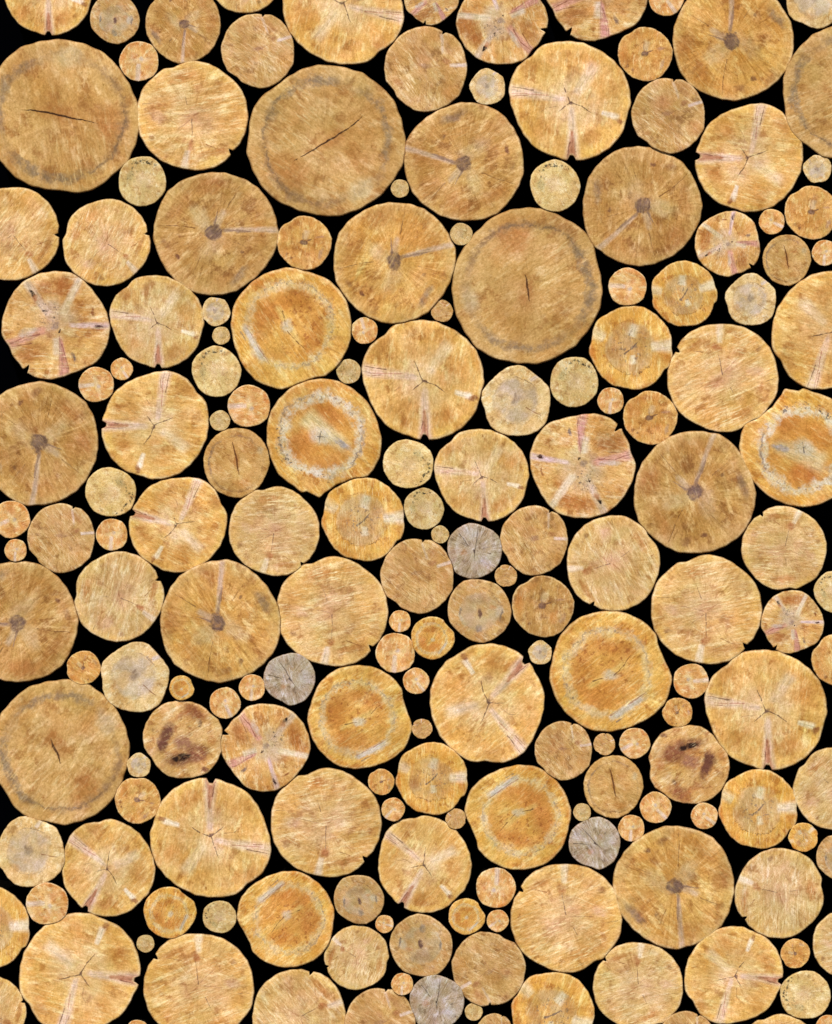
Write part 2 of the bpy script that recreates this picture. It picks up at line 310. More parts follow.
TY['Cthree'] = dict(TY['C'], iso=0.2, cut=90, R=349, c=(422, 440), base=(228, 178, 94), pith=(0, 0),
    pts=[(440,88),(540,105),(640,170),(730,270),(760,350),(765,440),(768,520),(740,600),(705,620),(660,690),(590,755),(470,790),(350,770),(270,750),(190,690),(160,650),(110,560),(75,480),(95,380),(115,270),(150,205),(260,140),(340,100)],
    saw=[(90, 0, -.2, .9, .45)], streak=(242, 218, 164),
    feat=[('disc', (-.02, .0), .60, .05, (204, 168, 116), .85), ('blob', (.3,.28), .2, .14, -60, (188, 136, 78), .6, .6), ('blob', (-.45,-.1), .16, .14, 0, (180, 124, 66), .6, .6), ('blob', (.15,-.25), .15, .3, 0, (190, 140, 84), .4, .6),
          ('blob', (-.95,-.1), .09, .35, 10, (204, 128, 48), .75, .5), ('blob', (-.5,-.75), .3, .1, -35, (206, 134, 52), .5, .6), ('blob', (.88,-.25), .12, .15, 0, (196, 130, 56), .6, .6),
          ('wedge', (.45,.02), (.98,.06), .07, .12, (236, 212, 172), .9), ('wedge', (-.6,.22), (-.95,.42), .08, .12, (232, 202, 152), .75), ('wedge', (0,.25), (.12,.6), .09, .07, (224, 206, 170), .7), ('wedge', (.03,-.15), (.06,-.42), .04, .07, (230, 212, 176), .7),
          ('arc', (.0,.02), .64, .014, 265, 75, (118, 80, 48), .85), ('arc', (.0,.02), .62, .012, 110, 50, (150, 104, 66), .6),
          ('crack', [(-.14,-.14),(.02,-.02),(.16,.14)], .026, (112, 92, 78), .8), ('specks', (0,0), .2, .25, 0, 180, 12, (140, 116, 94), .7)])
TY['D'] = dict(iso=0.5, cut=82, R=360, c=(421, 421), base=(226, 182, 112), warm=(220, 166, 90), dark=(192, 136, 70), light=(240, 208, 140), rays=6., ray_amt=.28, pith=(.02,-.025), notch=[(272, .070, .075)],
    pts=[(400,65),(500,78),(600,120),(680,180),(740,250),(775,350),(785,430),(760,520),(735,610),(680,680),(600,740),(500,775),(440,774),(405,775),(310,745),(220,705),(160,640),(110,550),(75,450),(60,370),(65,310),(110,220),(190,155),(260,90)],
    saw=[(85, -.2, .1, .9, .35), (75, .5, .1, .7, .3)], streak=(246, 222, 158), rim=.6, ring_amt=.2,
    feat=[('disc', (.02,-.02), .42, .25, (236, 208, 166), .55), ('arc', (0,0), .93, .09, 0, 180, (236, 190, 104), .6), ('blob', (-.65,.6), .16, .12, 45, (180, 122, 62), .6, .6), ('blob', (.6,.22), .22, .16, -30, (206, 146, 74), .6, .6), ('blob', (.35,-.62), .18, .12, 40, (186, 126, 62), .65, .6), ('blob', (-.5,-.5), .2, .14, 30, (204, 148, 78), .5, .6), ('blob', (.86,.4), .06, .2, 20, (196, 130, 60), .5, .6),
          ('wedge', (.08,.08), (.46,.66), .05, .09, (236, 206, 164), .65), ('wedge', (0,.02), (-1.,.17), .025, .085, (234, 200, 164), .8), ('crack', [(-.35,.10),(-1.,.12)], .010, (190, 130, 104), .8), ('crack', [(-.6,.17),(-1.,.235)], .012, (120, 84, 56), .75), ('crack', [(-.7,.08),(-1.,.08)], .009, (150, 96, 66), .7),
          ('wedge', (.03,-.06), (.045,-.95), .03, .085, (230, 198, 164), .85), ('wedge', (.03,-.45), (.04,-.97), .015, .060, (190, 132, 98), .8), ('crack', [(.0,-.68),(-.035,-.95)], .012, (120, 66, 44), .7),
          ('wedge', (.50,-.19), (.84,-.28), .025, .045, (244, 222, 190), .85), ('blob', (.83,-.31), .06, .045, 0, (150, 92, 54), .8, .5),
          ('crack', [(.0,-.02),(-.07,.15),(-.14,.32)], .012, (104, 74, 54), .85), ('crack', [(.02,-.02),(.2,-.09),(.36,-.20)], .012, (104, 74, 54), .85), ('crack', [(.02,-.02),(-.08,-.09),(-.19,-.19)], .012, (114, 82, 60), .8), ('crack', [(-.22,-.09),(-.38,-.11),(-.5,-.2)], .009, (150, 110, 74), .6), ('blob', (.02,-.03), .03, .03, 0, (110, 80, 66), .7, .5)])
TY['Dpale'] = dict(TY['D'], base=(218, 182, 120), warm=(212, 166, 100), dark=(188, 140, 84), light=(232, 204, 146))
TY['G'] = dict(iso=0.22, cut=12, R=330, c=(419, 385), base=(226, 184, 120), warm=(220, 168, 96), dark=(192, 138, 80), light=(242, 212, 152), rays=7., ray_amt=.35, pith=(0,-.02), notch=[(-43, .035, .065)],
    pts=[(430,57),(520,75),(610,130),(690,200),(735,285),(750,390),(735,480),(700,555),(655,598),(645,620),(610,660),(540,695),(440,712),(340,695),(250,665),(160,590),(105,500),(88,390),(95,300),(130,210),(190,150),(250,105),(310,95),(370,65)],
    saw=[(12, .05, .5, .8, .7), (8, .4, .1, .6, .4), (-30, -.4, -.3, .6, .4)], streak=(248, 224, 168), rim=.55, ring_amt=.15,
    feat=[('disc', (0, 0), .45, .25, (226, 186, 142), .5), ('arc', (0,0), .93, .08, 0, 180, (236, 192, 110), .5), ('blob', (0,.02), .3, .12, 30, (208, 160, 118), .45, .6), ('blob', (-.02,-.55), .07, .08, 0, (176, 112, 66), .8, .6), ('blob', (.35,-.68), .25, .06, 12, (182, 122, 62), .7, .5), ('blob', (-.72,-.38), .05, .05, 0, (150, 104, 64), .6, .6),('blob', (-.2,.68), .22, .08, 15, (200, 134, 72), .55, .6),
          ('wedge', (-.08,-.6), (-.15,-.95), .03, .06, (240, 214, 178), .8), ('blob', (-.62,.0), .14, .10, -20, (226, 182, 146), .5, .6),
          ('crack', [(-.01,-.06),(-.01,-.48)], .011, (140, 104, 80), .85), ('crack', [(-.1,.2),(-.17,.42)], .009, (134, 104, 84), .7), ('crack', [(.02,.0),(.25,.14)], .016, (176, 120, 76), .6), ('crack', [(-.05,-.02),(-.6,.1)], .009, (170, 122, 92), .6), ('crack', [(-.05,-.08),(-.35,-.3)], .009, (170, 122, 92), .6),
          ('crack', [(.25,-.52),(.5,-.62)], .012, (150, 96, 52), .7), ('crack', [(-.9,.22),(-.65,.22)], .008, (120, 88, 60), .6)])
TY['Gpale'] = dict(TY['G'], base=(222, 186, 126), warm=(214, 170, 108), dark=(190, 144, 90), light=(234, 206, 154))
TY['I'] = dict(iso=0.5, cut=-5, R=388, c=(405, 401), base=(226, 184, 118), warm=(216, 162, 92), dark=(182, 124, 66), light=(238, 208, 152), rays=7., ray_amt=.35, pith=(.05,-.08), notch=[(236, .04, .13)],
    pts=[(400,12),(520,25),(610,85),(700,190),(770,310),(793,430),(765,560),(700,660),(600,715),(500,755),(380,790),(260,775),(185,735),(150,690),(90,610),(65,550),(20,480),(15,380),(45,270),(100,160),(160,95),(280,30)],
    saw=[(0, -.1, -.7, .6, .5)], streak=(244, 220, 170), rim=.6,
    feat=[('blob', (.03,.70), .42, .15, 0, (178, 114, 56), .85, .5), ('blob', (-.45,-.5), .3, .16, 10, (176, 118, 64), .8, .6), ('blob', (.4,.4), .15, .1, 20, (196, 132, 68), .5, .6), ('blob', (.4,-.35), .18, .1, 20, (196, 138, 76), .45, .6), ('disc', (0,.1), .38, .14, (206, 180, 148), .75),
          ('wedge', (-.15,-.06), (-.87,-.36), .05, .075, (216, 162, 134), .9), ('crack', [(-.3,-.17),(-.6,-.22),(-.9,-.38)], .014, (150, 92, 74), .8), ('crack', [(-.45,-.33),(-.85,-.40)], .012, (128, 76, 52), .75), ('blob', (-.5,-.12), .18, .06, 10, (206, 186, 166), .7, .5),
          ('wedge', (.07,-.2), (.16,-.93), .02, .08, (212, 156, 134), .9), ('wedge', (-.0,-.2), (.02,-.6), .04, .06, (222, 200, 170), .7), ('crack', [(.1,-.35),(.22,-.75),(.22,-.9)], .014, (146, 92, 78), .7), ('crack', [(.07,-.2),(.06,-.85)], .010, (160, 110, 90), .6),
          ('wedge', (.2,-.0), (.96,.0), .025, .05, (224, 192, 176), .85), ('wedge', (.1,.15), (.43,.85), .05, .05, (228, 204, 168), .85), ('wedge', (-.1,.15), (-.55,.78), .05, .06, (218, 188, 156), .75),
          ('blob', (.79,-.02), .065, .035, 0, (70, 34, 26), .95, .4), ('blob', (-.46,.58), .035, .075, 40, (40, 22, 14), 1., .4), ('blob', (-.40,.50), .05, .06, 40, (182, 118, 68), .7, .5), ('blob', (.71,.24), .025, .08, 10, (150, 88, 46), .8, .5), ('blob', (.34,-.58), .04, .08, 35, (120, 96, 88), .8, .5),
          ('blob', (-.21,.25), .022, .022, 0, (60, 40, 34), .9, .5), ('blob', (.065,-.09), .02, .025, 0, (60, 36, 26), .9, .4), ('blob', (-.02,0), .06, .07, 0, (150, 126, 112), .7, .5), ('specks', (-.15,.25), .1, .14, 0, 180, 20, (100, 84, 76), .7)])
TY['J'] = dict(iso=0.9, cut=40, R=362, c=(425, 420), hue=(.1, .16, .35), base=(232, 200, 142), warm=(226, 186, 122), dark=(190, 152, 98), light=(236, 214, 164), rays=6., ray_amt=.25, freq=.9,
    pts=[(430,55),(510,65),(600,130),(700,210),(770,290),(785,400),(770,540),(740,650),(650,740),(550,780),(350,785),(230,745),(165,690),(120,600),(100,510),(65,410),(80,320),(140,240),(210,170),(340,75)],
    saw=[], rim=.4,
    feat=[('disc', (0, .0), .62, .08, (204, 180, 148), 1.), ('blob', (-.2,.3), .25, .15, -20, (214, 190, 164), .6, .6), ('blob', (.05,-.35), .2, .3, 0, (212, 192, 160), .5, .6), ('blob', (-.55,-.35), .12, .15, 20, (200, 152, 94), .6, .6), ('blob', (-.2,-.7), .14, .07, 0, (198, 152, 90), .5, .6),
          ('arc', (0,.0), .66, .014, 60, 45, (150, 124, 98), .7), ('arc', (0,.0), .67, .012, 250, 80, (170, 138, 102), .6), ('arc', (0,0), .63, .02, 160, 50, (176, 146, 112), .5),
          ('crack', [(.3,-.2),(.5,-.33),(.72,-.44)], .018, (150, 104, 68), .8), ('crack', [(.25,.6),(.5,.42)], .014, (134, 108, 88), .7), ('wedge', (.4,.55), (.6,.68), .04, .05, (222, 198, 172), .8), ('blob', (0,0), .14, .10, 40, (152, 130, 110), .7, .6), ('blob', (-.03,.14), .05, .06, 0, (140, 114, 86), .7, .6), ('crack', [(0,.03),(-.2,.15),(-.5,.15)], .014, (186, 158, 126), .6)])
TY['K'] = dict(iso=0.7, cut=-40, R=350, c=(410, 450), base=(207, 168, 109), warm=(198, 152, 92), dark=(168, 128, 80), light=(216, 186, 136), rays=6., ray_amt=.2,
    pts=[(400,103),(500,120),(620,170),(700,270),(750,390),(760,470),(745,560),(680,670),(560,760),(450,798),(300,765),(150,650),(90,580),(62,450),(85,310),(140,210),(240,120)],
    saw=[(-40, .2, .5, .6, .4)], streak=(232, 206, 152), rim=.4, ring_amt=.35,
    feat=[('disc', (0, -.03), .60, .07, (192, 166, 126), .9), ('blob', (-.1,.35), .3, .14, 0, (172, 138, 98), .6, .6), ('blob', (.6,-.02), .13, .16, 10, (200, 184, 156), .8, .5), ('arc', (0,0), .6, .05, 190, 45, (204, 188, 158), .6),
          ('blob', (-.58,.0), .04, .13, -5, (128, 114, 98), .8, .5), ('blob', (.68,-.1), .035, .16, -10, (128, 112, 98), .8, .5), ('blob', (-.03,-.53), .10, .13, 0, (142, 128, 108), .75, .5), ('blob', (.4,.12), .1, .06, 0, (196, 140, 94), .6, .6),
          ('arc', (.05,-.02), .62, .018, 40, 30, (140, 104, 74), .7), ('blob', (.02,-.03), .07, .13, 0, (124, 92, 76), 1., .4), ('blob', (.02,-.04), .03, .08, 0, (112, 84, 70), .8, .5)])
TY['L'] = dict(iso=0.25, cut=-55, R=378, c=(413, 428), base=(212, 170, 110), warm=(202, 154, 92), dark=(172, 126, 76), light=(228, 194, 138), rays=7., ray_amt=.35, notch=[(64, .035, .06)],
    pts=[(410,38),(500,50),(560,85),(590,92),(660,120),(730,200),(775,320),(788,440),(760,560),(715,665),(620,745),(500,800),(400,815),(300,795),(220,740),(155,680),(125,620),(60,540),(38,430),(65,270),(130,180),(210,100),(310,55)],
    saw=[(-55, -.5, -.1, .75, .75), (80, .2, -.5, .6, .4)], streak=(238, 208, 156), rim=.4, ring_amt=.15,
    feat=[('blob', (-.15,.3), .25, .25, 0, (194, 142, 88), .5, .6), ('blob', (.5,.2), .1, .07, 10, (168, 112, 72), .7, .6), ('blob', (.55,.5), .08, .16, 30, (176, 122, 74), .5, .6), ('blob', (.0,.08), .14, .05, 0, (168, 126, 96), .6, .6), ('blob', (.6,-.5), .2, .2, 0, (202, 146, 80), .5, .6),('blob', (-.65,-.3), .1, .07, 0, (178, 122, 68), .6, .6),
          ('wedge', (.55,.1), (1.,.1), .03, .035, (230, 202, 178), .8), ('wedge', (.38,.88), (.4,.3), .03, .02, (224, 194, 160), .6), ('crack', [(0,.02),(.4,.1)], .012, (168, 122, 88), .6), ('crack', [(0,0),(.02,-.7)], .010, (182, 138, 100), .6)])
TY['S'] = dict(iso=0.6, cut=85, R=326, c=(411, 415), base=(222, 174, 102), warm=(210, 152, 80), dark=(182, 124, 62), light=(236, 200, 130), rays=6., ray_amt=.3, pith=(-.03,.02), freq=.9,
    pts=[(390,92),(500,110),(600,165),(690,260),(735,370),(725,480),(680,580),(600,680),(520,725),(430,740),(320,720),(250,690),(170,620),(110,540),(85,430),(100,290),(150,210),(240,160),(320,105)],
    saw=[(90, 0, 0, .9, .2)], rim=.6,
    feat=[('blob', (-.75,.1), .12, .35, 0, (198, 130, 62), .6, .6), ('blob', (-.4,.65), .2, .12, 30, (196, 132, 66), .5, .6), ('blob', (.3,-.35), .14, .18, 0, (206, 142, 74), .5, .6), ('wedge', (0,.1), (.1,.5), .07, .08, (220, 190, 144), .6), ('blob', (.6,-.4), .07, .18, -20, (186, 150, 118), .65, .5), ('blob', (.55,.2), .14, .04, 10, (180, 138, 112), .6, .5),
          ('blob', (-.65,-.42), .06, .06, 0, (148, 96, 52), .7, .5), ('blob', (-.46,-.56), .05, .045, 0, (134, 84, 48), .75, .5), ('blob', (-.02,.01), .13, .09, 10, (132, 98, 76), .95, .35), ('crack', [(.05,.05),(.15,.09),(.26,.13)], .032, (130, 92, 68), .85), ('blob', (-.03,.02), .05, .04, 0, (158, 124, 98), .8, .5), ('crack', [(-.04,.1),(-.07,.35)], .022, (160, 126, 98), .7)])
TY['Sdull'] = dict(TY['S'], base=(204, 160, 96), warm=(190, 142, 80), dark=(160, 116, 66), light=(220, 184, 124))
TY['E'] = dict(iso=1.0, cut=-60, R=358, c=(422, 440), hue=(.1, .16, .35), base=(228, 198, 134), warm=(222, 184, 118), dark=(200, 158, 100), light=(238, 214, 158), rays=5., ray_amt=.2, ring_amt=.15, freq=.9,
    pts=[(400,75),(520,100),(620,165),(700,250),(750,350),(772,450),(745,560),(690,670),(600,750),(480,800),(380,800),(250,760),(160,680),(95,540),(70,420),(90,290),(150,200),(270,120)],
    saw=[(-60, .4, -.5, .6, .3)], rim=.45, rimc=(236, 216, 160),
    feat=[('blob', (0,.05), .35, .3, 0, (222, 190, 148), .5, .6), ('blob', (-.55,.05), .12, .2, 0, (192, 176, 126), .6, .6), ('specks', (0,0), .80, .09, 95, 60, 15, (62, 58, 44), .9), ('specks', (0,0), .55, .14, 160, 50, 13, (128, 118, 82), .7),
          ('blob', (-.36,.76), .05, .04, 20, (60, 54, 40), .85, .5), ('blob', (-.22,.80), .05, .035, 20, (70, 62, 44), .8, .5), ('blob', (0,.75), .09, .04, 0, (66, 60, 44), .85, .5), ('blob', (.26,.78), .05, .04, -20, (98, 82, 58), .8, .5), ('blob', (-.45,.62), .04, .05, 20, (90, 84, 58), .7, .5), ('blob', (-.54,.33), .035, .05, 0, (112, 104, 68), .7, .5), ('blob', (.74,.14), .06, .06, 0, (168, 136, 82), .7, .5), ('specks', (0,0), .4, .4, 0, 180, 14, (176, 144, 98), .5)])
TY['F'] = dict(iso=0.4, cut=65, R=348, c=(411, 417), base=(188, 170, 144), warm=(182, 156, 126), dark=(146, 126, 104), light=(206, 190, 168), rays=8., ray_amt=.6, ring_amt=.2,
    pts=[(340,65),(430,72),(540,110),(640,160),(720,240),(755,350),(755,450),(720,570),(640,670),(500,745),(380,770),(260,740),(170,690),(130,580),(75,450),(75,300),(110,220),(200,130)],
    saw=[(65, .2, .3, .9, .45)], streak=(214, 200, 180), rim=.3, rimc=(210, 194, 166),
    feat=[('blob', (-.4,-.05), .1, .1, 0, (180, 132, 92), .6, .6), ('blob', (-.8,-.05), .12, .3, 10, (164, 126, 90), .5, .6), ('blob', (.5,.1), .12, .2, 0, (178, 152, 114), .5, .6), ('blob', (.45,-.35), .25, .2, 0, (196, 184, 176), .6, .6), ('blob', (-.1,.6), .3, .2, -20, (196, 184, 170), .5, .6),
          ('crack', [(-.55,.62),(-.4,.45),(-.24,.2)], .022, (92, 80, 68), .8), ('crack', [(.12,.9),(.08,.4),(.0,-.05),(-.02,-.35)], .022, (112, 96, 84), .85), ('crack', [(-.02,.03),(-.02,-.1)], .028, (66, 44, 34), .9), ('crack', [(.35,.55),(.5,.8)], .016, (120, 102, 86), .7), ('crack', [(.3,.1),(.9,.2)], .014, (130, 112, 96), .6), ('blob', (.53,-.07), .07, .03, 0, (112, 92, 78), .8, .5), ('crack', [(-.3,-.75),(-.1,-.45)], .014, (130, 108, 86), .6), ('blob', (.68,-.52), .035, .03, 0, (110, 80, 68), .7, .5)])
TY['H'] = dict(iso=0.5, cut=28, R=364, c=(412, 439), base=(220, 178, 116), warm=(214, 162, 94), dark=(182, 128, 74), light=(236, 206, 152), rays=5., ray_amt=.2,
    pts=[(370,80),(500,95),(590,130),(670,200),(740,260),(780,350),(765,460),(775,540),(720,660),(640,750),(520,790),(380,800),(270,775),(180,700),(130,620),(60,520),(45,380),(80,280),(135,190),(240,110)],
    saw=[(28, .3, .1, .7, .6)], streak=(240, 212, 160), rim=.4,
    feat=[('blob', (.3,.68), .32, .17, -35, (146, 86, 52), .85, .6), ('blob', (-.05,.6), .25, .07, 30, (178, 110, 58), .6, .6), ('blob', (.42,.38), .06, .08, 0, (120, 86, 64), .75, .5), ('blob', (.0,-.1), .24, .18, -20, (164, 114, 86), .85, .5), ('blob', (.35,-.35), .32, .24, 20, (148, 94, 62), .95, .4), ('blob', (-.1,-.33), .14, .08, 20, (176, 116, 66), .6, .6), ('blob', (.72,-.05), .1, .14, 0, (186, 116, 58), .6, .6), ('blob', (.57,-.77), .10, .06, -20, (136, 88, 62), .8, .5), ('blob', (-.83,-.2), .1, .12, 0, (192, 132, 72), .6, .6),
          ('blob', (-.42,.12), .13, .30, -28, (124, 80, 60), 1., .55), ('blob', (-.52,-.12), .14, .18, 10, (120, 76, 58), 1., .55), ('blob', (-.08,-.52), .32, .15, 5, (140, 94, 62), .9, .5), ('blob', (-.02,-.47), .22, .08, 12, (48, 26, 18), 1., .4), ('blob', (-.75,.27), .06, .06, 0, (176, 130, 88), .6, .6)])
TY['Aoval'] = dict(A_base, R=353, c=(433, 447), freq=.9, saw=[(20, -.2, -.4, .5, .35)],
    pts=[(430,85),(540,95),(640,150),(720,240),(765,340),(775,470),(735,580),(680,680),(600,750),(470,810),(350,795),(240,745),(150,650),(110,560),(88,430),(110,310),(170,210),(270,125),(350,95)],
    feat=[('blob', (.2,-.6), .2, .12, 0, (180, 120, 56), .6, .6), ('blob', (.25,.35), .15, .05, 0, (176, 118, 58), .5, .6), ('blob', (.68,.35), .1, .12, 0, (196, 176, 136), .6, .5), ('arc', (-.02,.0), .80, .03, 0, 180, (158, 126, 84), .4), ('arc', (-.02,.0), .79, .045, 165, 50, (138, 112, 90), .8), ('arc', (0,0), .82, .028, 75, 28, (150, 110, 82), .7), ('arc', (0,.0), .84, .022, 262, 55, (128, 88, 52), .8),
          ('blob', (.0,.05), .07, .28, 8, (180, 122, 62), .6, .6), ('crack', [(-.13,.62),(-.06,.35),(.0,.1),(.03,-.15),(.08,-.34)], .028, (98, 54, 22), .9)])
TY['M'] = dict(iso=0.7, cut=78, R=280, c=(397, 350), base=(230, 184, 118), warm=(222, 162, 92), dark=(200, 138, 76), light=(240, 212, 154), rays=5., ray_amt=.25, ring_amt=.15, freq=.85,
    pts=[(390,70),(490,85),(590,130),(650,220),(675,350),(660,470),(600,560),(500,610),(390,632),(290,610),(190,530),(130,420),(122,320),(160,220),(230,125),(300,85)],
    saw=[(80, 0, -.3, .9, .2)], rim=.75, rimc=(246, 222, 172),
    feat=[('blob', (-.25,.85), .3, .12, 20, (204, 128, 56), .7, .6), ('blob', (-.75,.35), .12, .3, -20, (208, 136, 64), .6, .6), ('blob', (.45,-.35), .2, .14, 30, (208, 146, 84), .6, .6), ('blob', (-.3,.25), .14, .2, 0, (214, 152, 100), .5, .6), ('blob', (.05,.05), .5, .13, 8, (236, 206, 154), .7, .6),
          ('wedge', (.0,-.05), (-.06,-.95), .07, .10, (234, 204, 172), .85), ('crack', [(-.1,-.3),(-.1,-.85)], .018, (186, 150, 122), .6), ('blob', (.13,.12), .1, .1, 0, (200, 180, 162), .7, .6), ('blob', (-.45,-.15), .04, .04, 0, (176, 116, 66), .6, .5), ('blob', (.45,-.75), .25, .12, 30, (238, 206, 156), .5, .6), ('blob', (.6,-.05), .12, .12, 0, (218, 150, 104), .4, .6)])
TY['P'] = dict(TY['M'], hue=(.1, .16, .35), base=(218, 187, 126), warm=(210, 170, 108), dark=(178, 142, 84), light=(224, 202, 148), saw=[], rim=.5, rimc=(226, 208, 156), freq=.8,
    feat=[('blob', (0,.1), .4, .3, 0, (206, 180, 136), .5, .6), ('specks', (0,0), .5, .5, 0, 180, 8, (156, 130, 84), .6), ('blob', (.3,-.3), .1, .1, 0, (178, 140, 86), .5, .6)])
#TYPES_END

MATS = {k: wood('cut wood ' + k, t) for k, t in TY.items()}

def bark_mat():
    b = NB('dark bark')
    tc = b.n('ShaderNodeTexCoord')
    n = b.noise(b.vm('MULTIPLY', tc.outputs['Object'], (5., 14., 5.)), 2.5, 5, .7)
    c = b.mix(b.mr(n, .35, .65), (.0015, .0012, .001, 1), (.006, .0042, .003, 1))
    b.put(b.bsdf.inputs['Base Color'], c); b.bsdf.inputs['Roughness'].default_value = .95
    b.bsdf.inputs['Specular IOR Level'].default_value = .02
    bp = b.n('ShaderNodeBump'); bp.inputs['Distance'].default_value = .01; b.put(bp.inputs['Height'], n); b.put(b.bsdf.inputs['Normal'], bp.outputs[0])
    return b.m
BARK = bark_mat()
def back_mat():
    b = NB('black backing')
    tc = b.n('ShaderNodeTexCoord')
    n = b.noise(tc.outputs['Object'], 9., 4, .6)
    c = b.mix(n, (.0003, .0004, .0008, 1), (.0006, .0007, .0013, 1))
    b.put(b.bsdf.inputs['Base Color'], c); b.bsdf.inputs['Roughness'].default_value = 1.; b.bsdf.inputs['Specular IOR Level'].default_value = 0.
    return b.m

# ------------------------------------------------------------------ the backing behind the logs
LEN = .36
def link(o, parent=None):
    sc.collection.objects.link(o)
    if parent: o.parent = parent
    return o
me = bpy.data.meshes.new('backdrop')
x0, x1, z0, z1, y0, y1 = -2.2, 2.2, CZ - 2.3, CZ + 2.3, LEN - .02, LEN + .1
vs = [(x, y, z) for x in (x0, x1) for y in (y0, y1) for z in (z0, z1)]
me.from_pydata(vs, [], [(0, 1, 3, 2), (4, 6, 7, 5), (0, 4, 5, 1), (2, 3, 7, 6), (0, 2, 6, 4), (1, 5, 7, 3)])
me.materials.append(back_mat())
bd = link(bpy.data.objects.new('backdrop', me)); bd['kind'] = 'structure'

# ------------------------------------------------------------------ log meshes (unit radius across, metres along)
def outline(T, N):
    cx, cy = T['c']; Rr = T['R']
    pol = sorted(((math.atan2(cy - y, x - cx)) % (2 * math.pi), math.hypot(x - cx, y - cy) / Rr) for x, y in T['pts'])
    m = len(pol); out = []
    rnd = random.Random(len(pol) * 7 + int(Rr))
    ph = [(k, rnd.uniform(0, 6.28), rnd.uniform(.0010, .0028)) for k in (11, 17, 23, 31)]
    for i in range(N):
        a = 2 * math.pi * i / N
        j = 0
        while j < m and pol[j][0] <= a: j += 1
        p1 = pol[j - 1]; p2 = pol[j % m]; p0 = pol[j - 2]; p3 = pol[(j + 1) % m]
        a1 = p1[0] - (2 * math.pi if j == 0 else 0); a2 = p2[0] + (2 * math.pi if j == m else 0)
        t = (a - a1) / max(a2 - a1, 1e-6)
        # straight chord between the traced points, softened with a spline
        X1, Y1 = p1[1] * math.cos(p1[0]), p1[1] * math.sin(p1[0]); X2, Y2 = p2[1] * math.cos(p2[0]), p2[1] * math.sin(p2[0])
        den = (X2 - X1) * math.sin(a) - (Y2 - Y1) * math.cos(a)
        chord = (X2 * Y1 - X1 * Y2) / den * -1 if abs(den) > 1e-9 else p1[1]
        chord = abs((X1 * Y2 - X2 * Y1) / ((Y2 - Y1) * math.cos(a) - (X2 - X1) * math.sin(a)))
        cr = .5 * (2 * p1[1] + (p2[1] - p0[1]) * t + (2 * p0[1] - 5 * p1[1] + 4 * p2[1] - p3[1]) * t * t + (3 * p1[1] - p0[1] - 3 * p2[1] + p3[1]) * t ** 3)
        r = .4 * chord + .6 * cr
        for k, f, am in ph: r += am * math.sin(k * a + f)
        for (na, hw, dep) in T.get('notch', []):
            d = abs((a - R(na) + math.pi) % (2 * math.pi) - math.pi)
            if d < hw: r -= dep * min(1, (1 - d / hw) * 2.2)
        out.append(r)
    return out

def build_meshes(key, T):
    N = 300
    ol = outline(T, N)
    rings = [0.25, .5, .7, .85, .93, .96, .98, .992, 1.0]
    ys = [0, 0, 0, 0, 0, .0001, .0006, .0016, .0040]
    v = [(0, 0, 0)]; rn = [0.]; f = []
    for k, (q, y) in enumerate(zip(rings, ys)):
        for i in range(N):
            a = 2 * math.pi * i / N
            # inner rings are rounder, so a notch does not spread to the pith
            rr = ol[i] * q if q > .9 else (.95 * q) * (1 + (ol[i] - 1) * q)
            v.append((rr * math.cos(a), y, rr * math.sin(a))); rn.append(q)
    for i in range(N): f.append((0, 1 + i, 1 + (i + 1) % N))
    for k in range(len(rings) - 1):
        s0, s1 = 1 + k * N, 1 + (k + 1) * N
        for i in range(N):
            j = (i + 1) % N
            f.append((s0 + i, s1 + i, s1 + j, s0 + j))
    face = bpy.data.meshes.new('cut_face'); face.from_pydata(v, [], f)
    at = face.attributes.new('rn', 'FLOAT', 'POINT'); at.data.foreach_set('value', rn)
    face.materials.append(MATS[key]); face.shade_smooth()
    # bark sheath down the length, closed at the far end
    v = []; f = []
    rnd = random.Random(hash(len(key)) + 5)
    segs = [(.0040, 1.0), (.010, 1.002), (.05, .997), (.12, .993), (.2, .985), (.29, .98), (LEN, .975)]
    for s, (y, sc_) in enumerate(segs):
        for i in range(N):
            a = 2 * math.pi * i / N
            rr = ol[i] * sc_
            if s >= 2: rr += .008 * math.sin(9 * a + s * 2.1) * math.sin(5 * a + s) 
            v.append((rr * math.cos(a), y, rr * math.sin(a)))
    for s in range(len(segs) - 1):
        for i in range(N):
            j = (i + 1) % N
            f.append((s * N + i, (s + 1) * N + i, (s + 1) * N + j, s * N + j))
    f.append(tuple((len(segs) - 1) * N + i for i in range(N)))
    bark = bpy.data.meshes.new('bark'); bark.from_pydata(v, [], f)
    bark.materials.append(BARK); bark.shade_smooth()
    return face, bark
MESH = {k: build_meshes(k, t) for k, t in TY.items()}

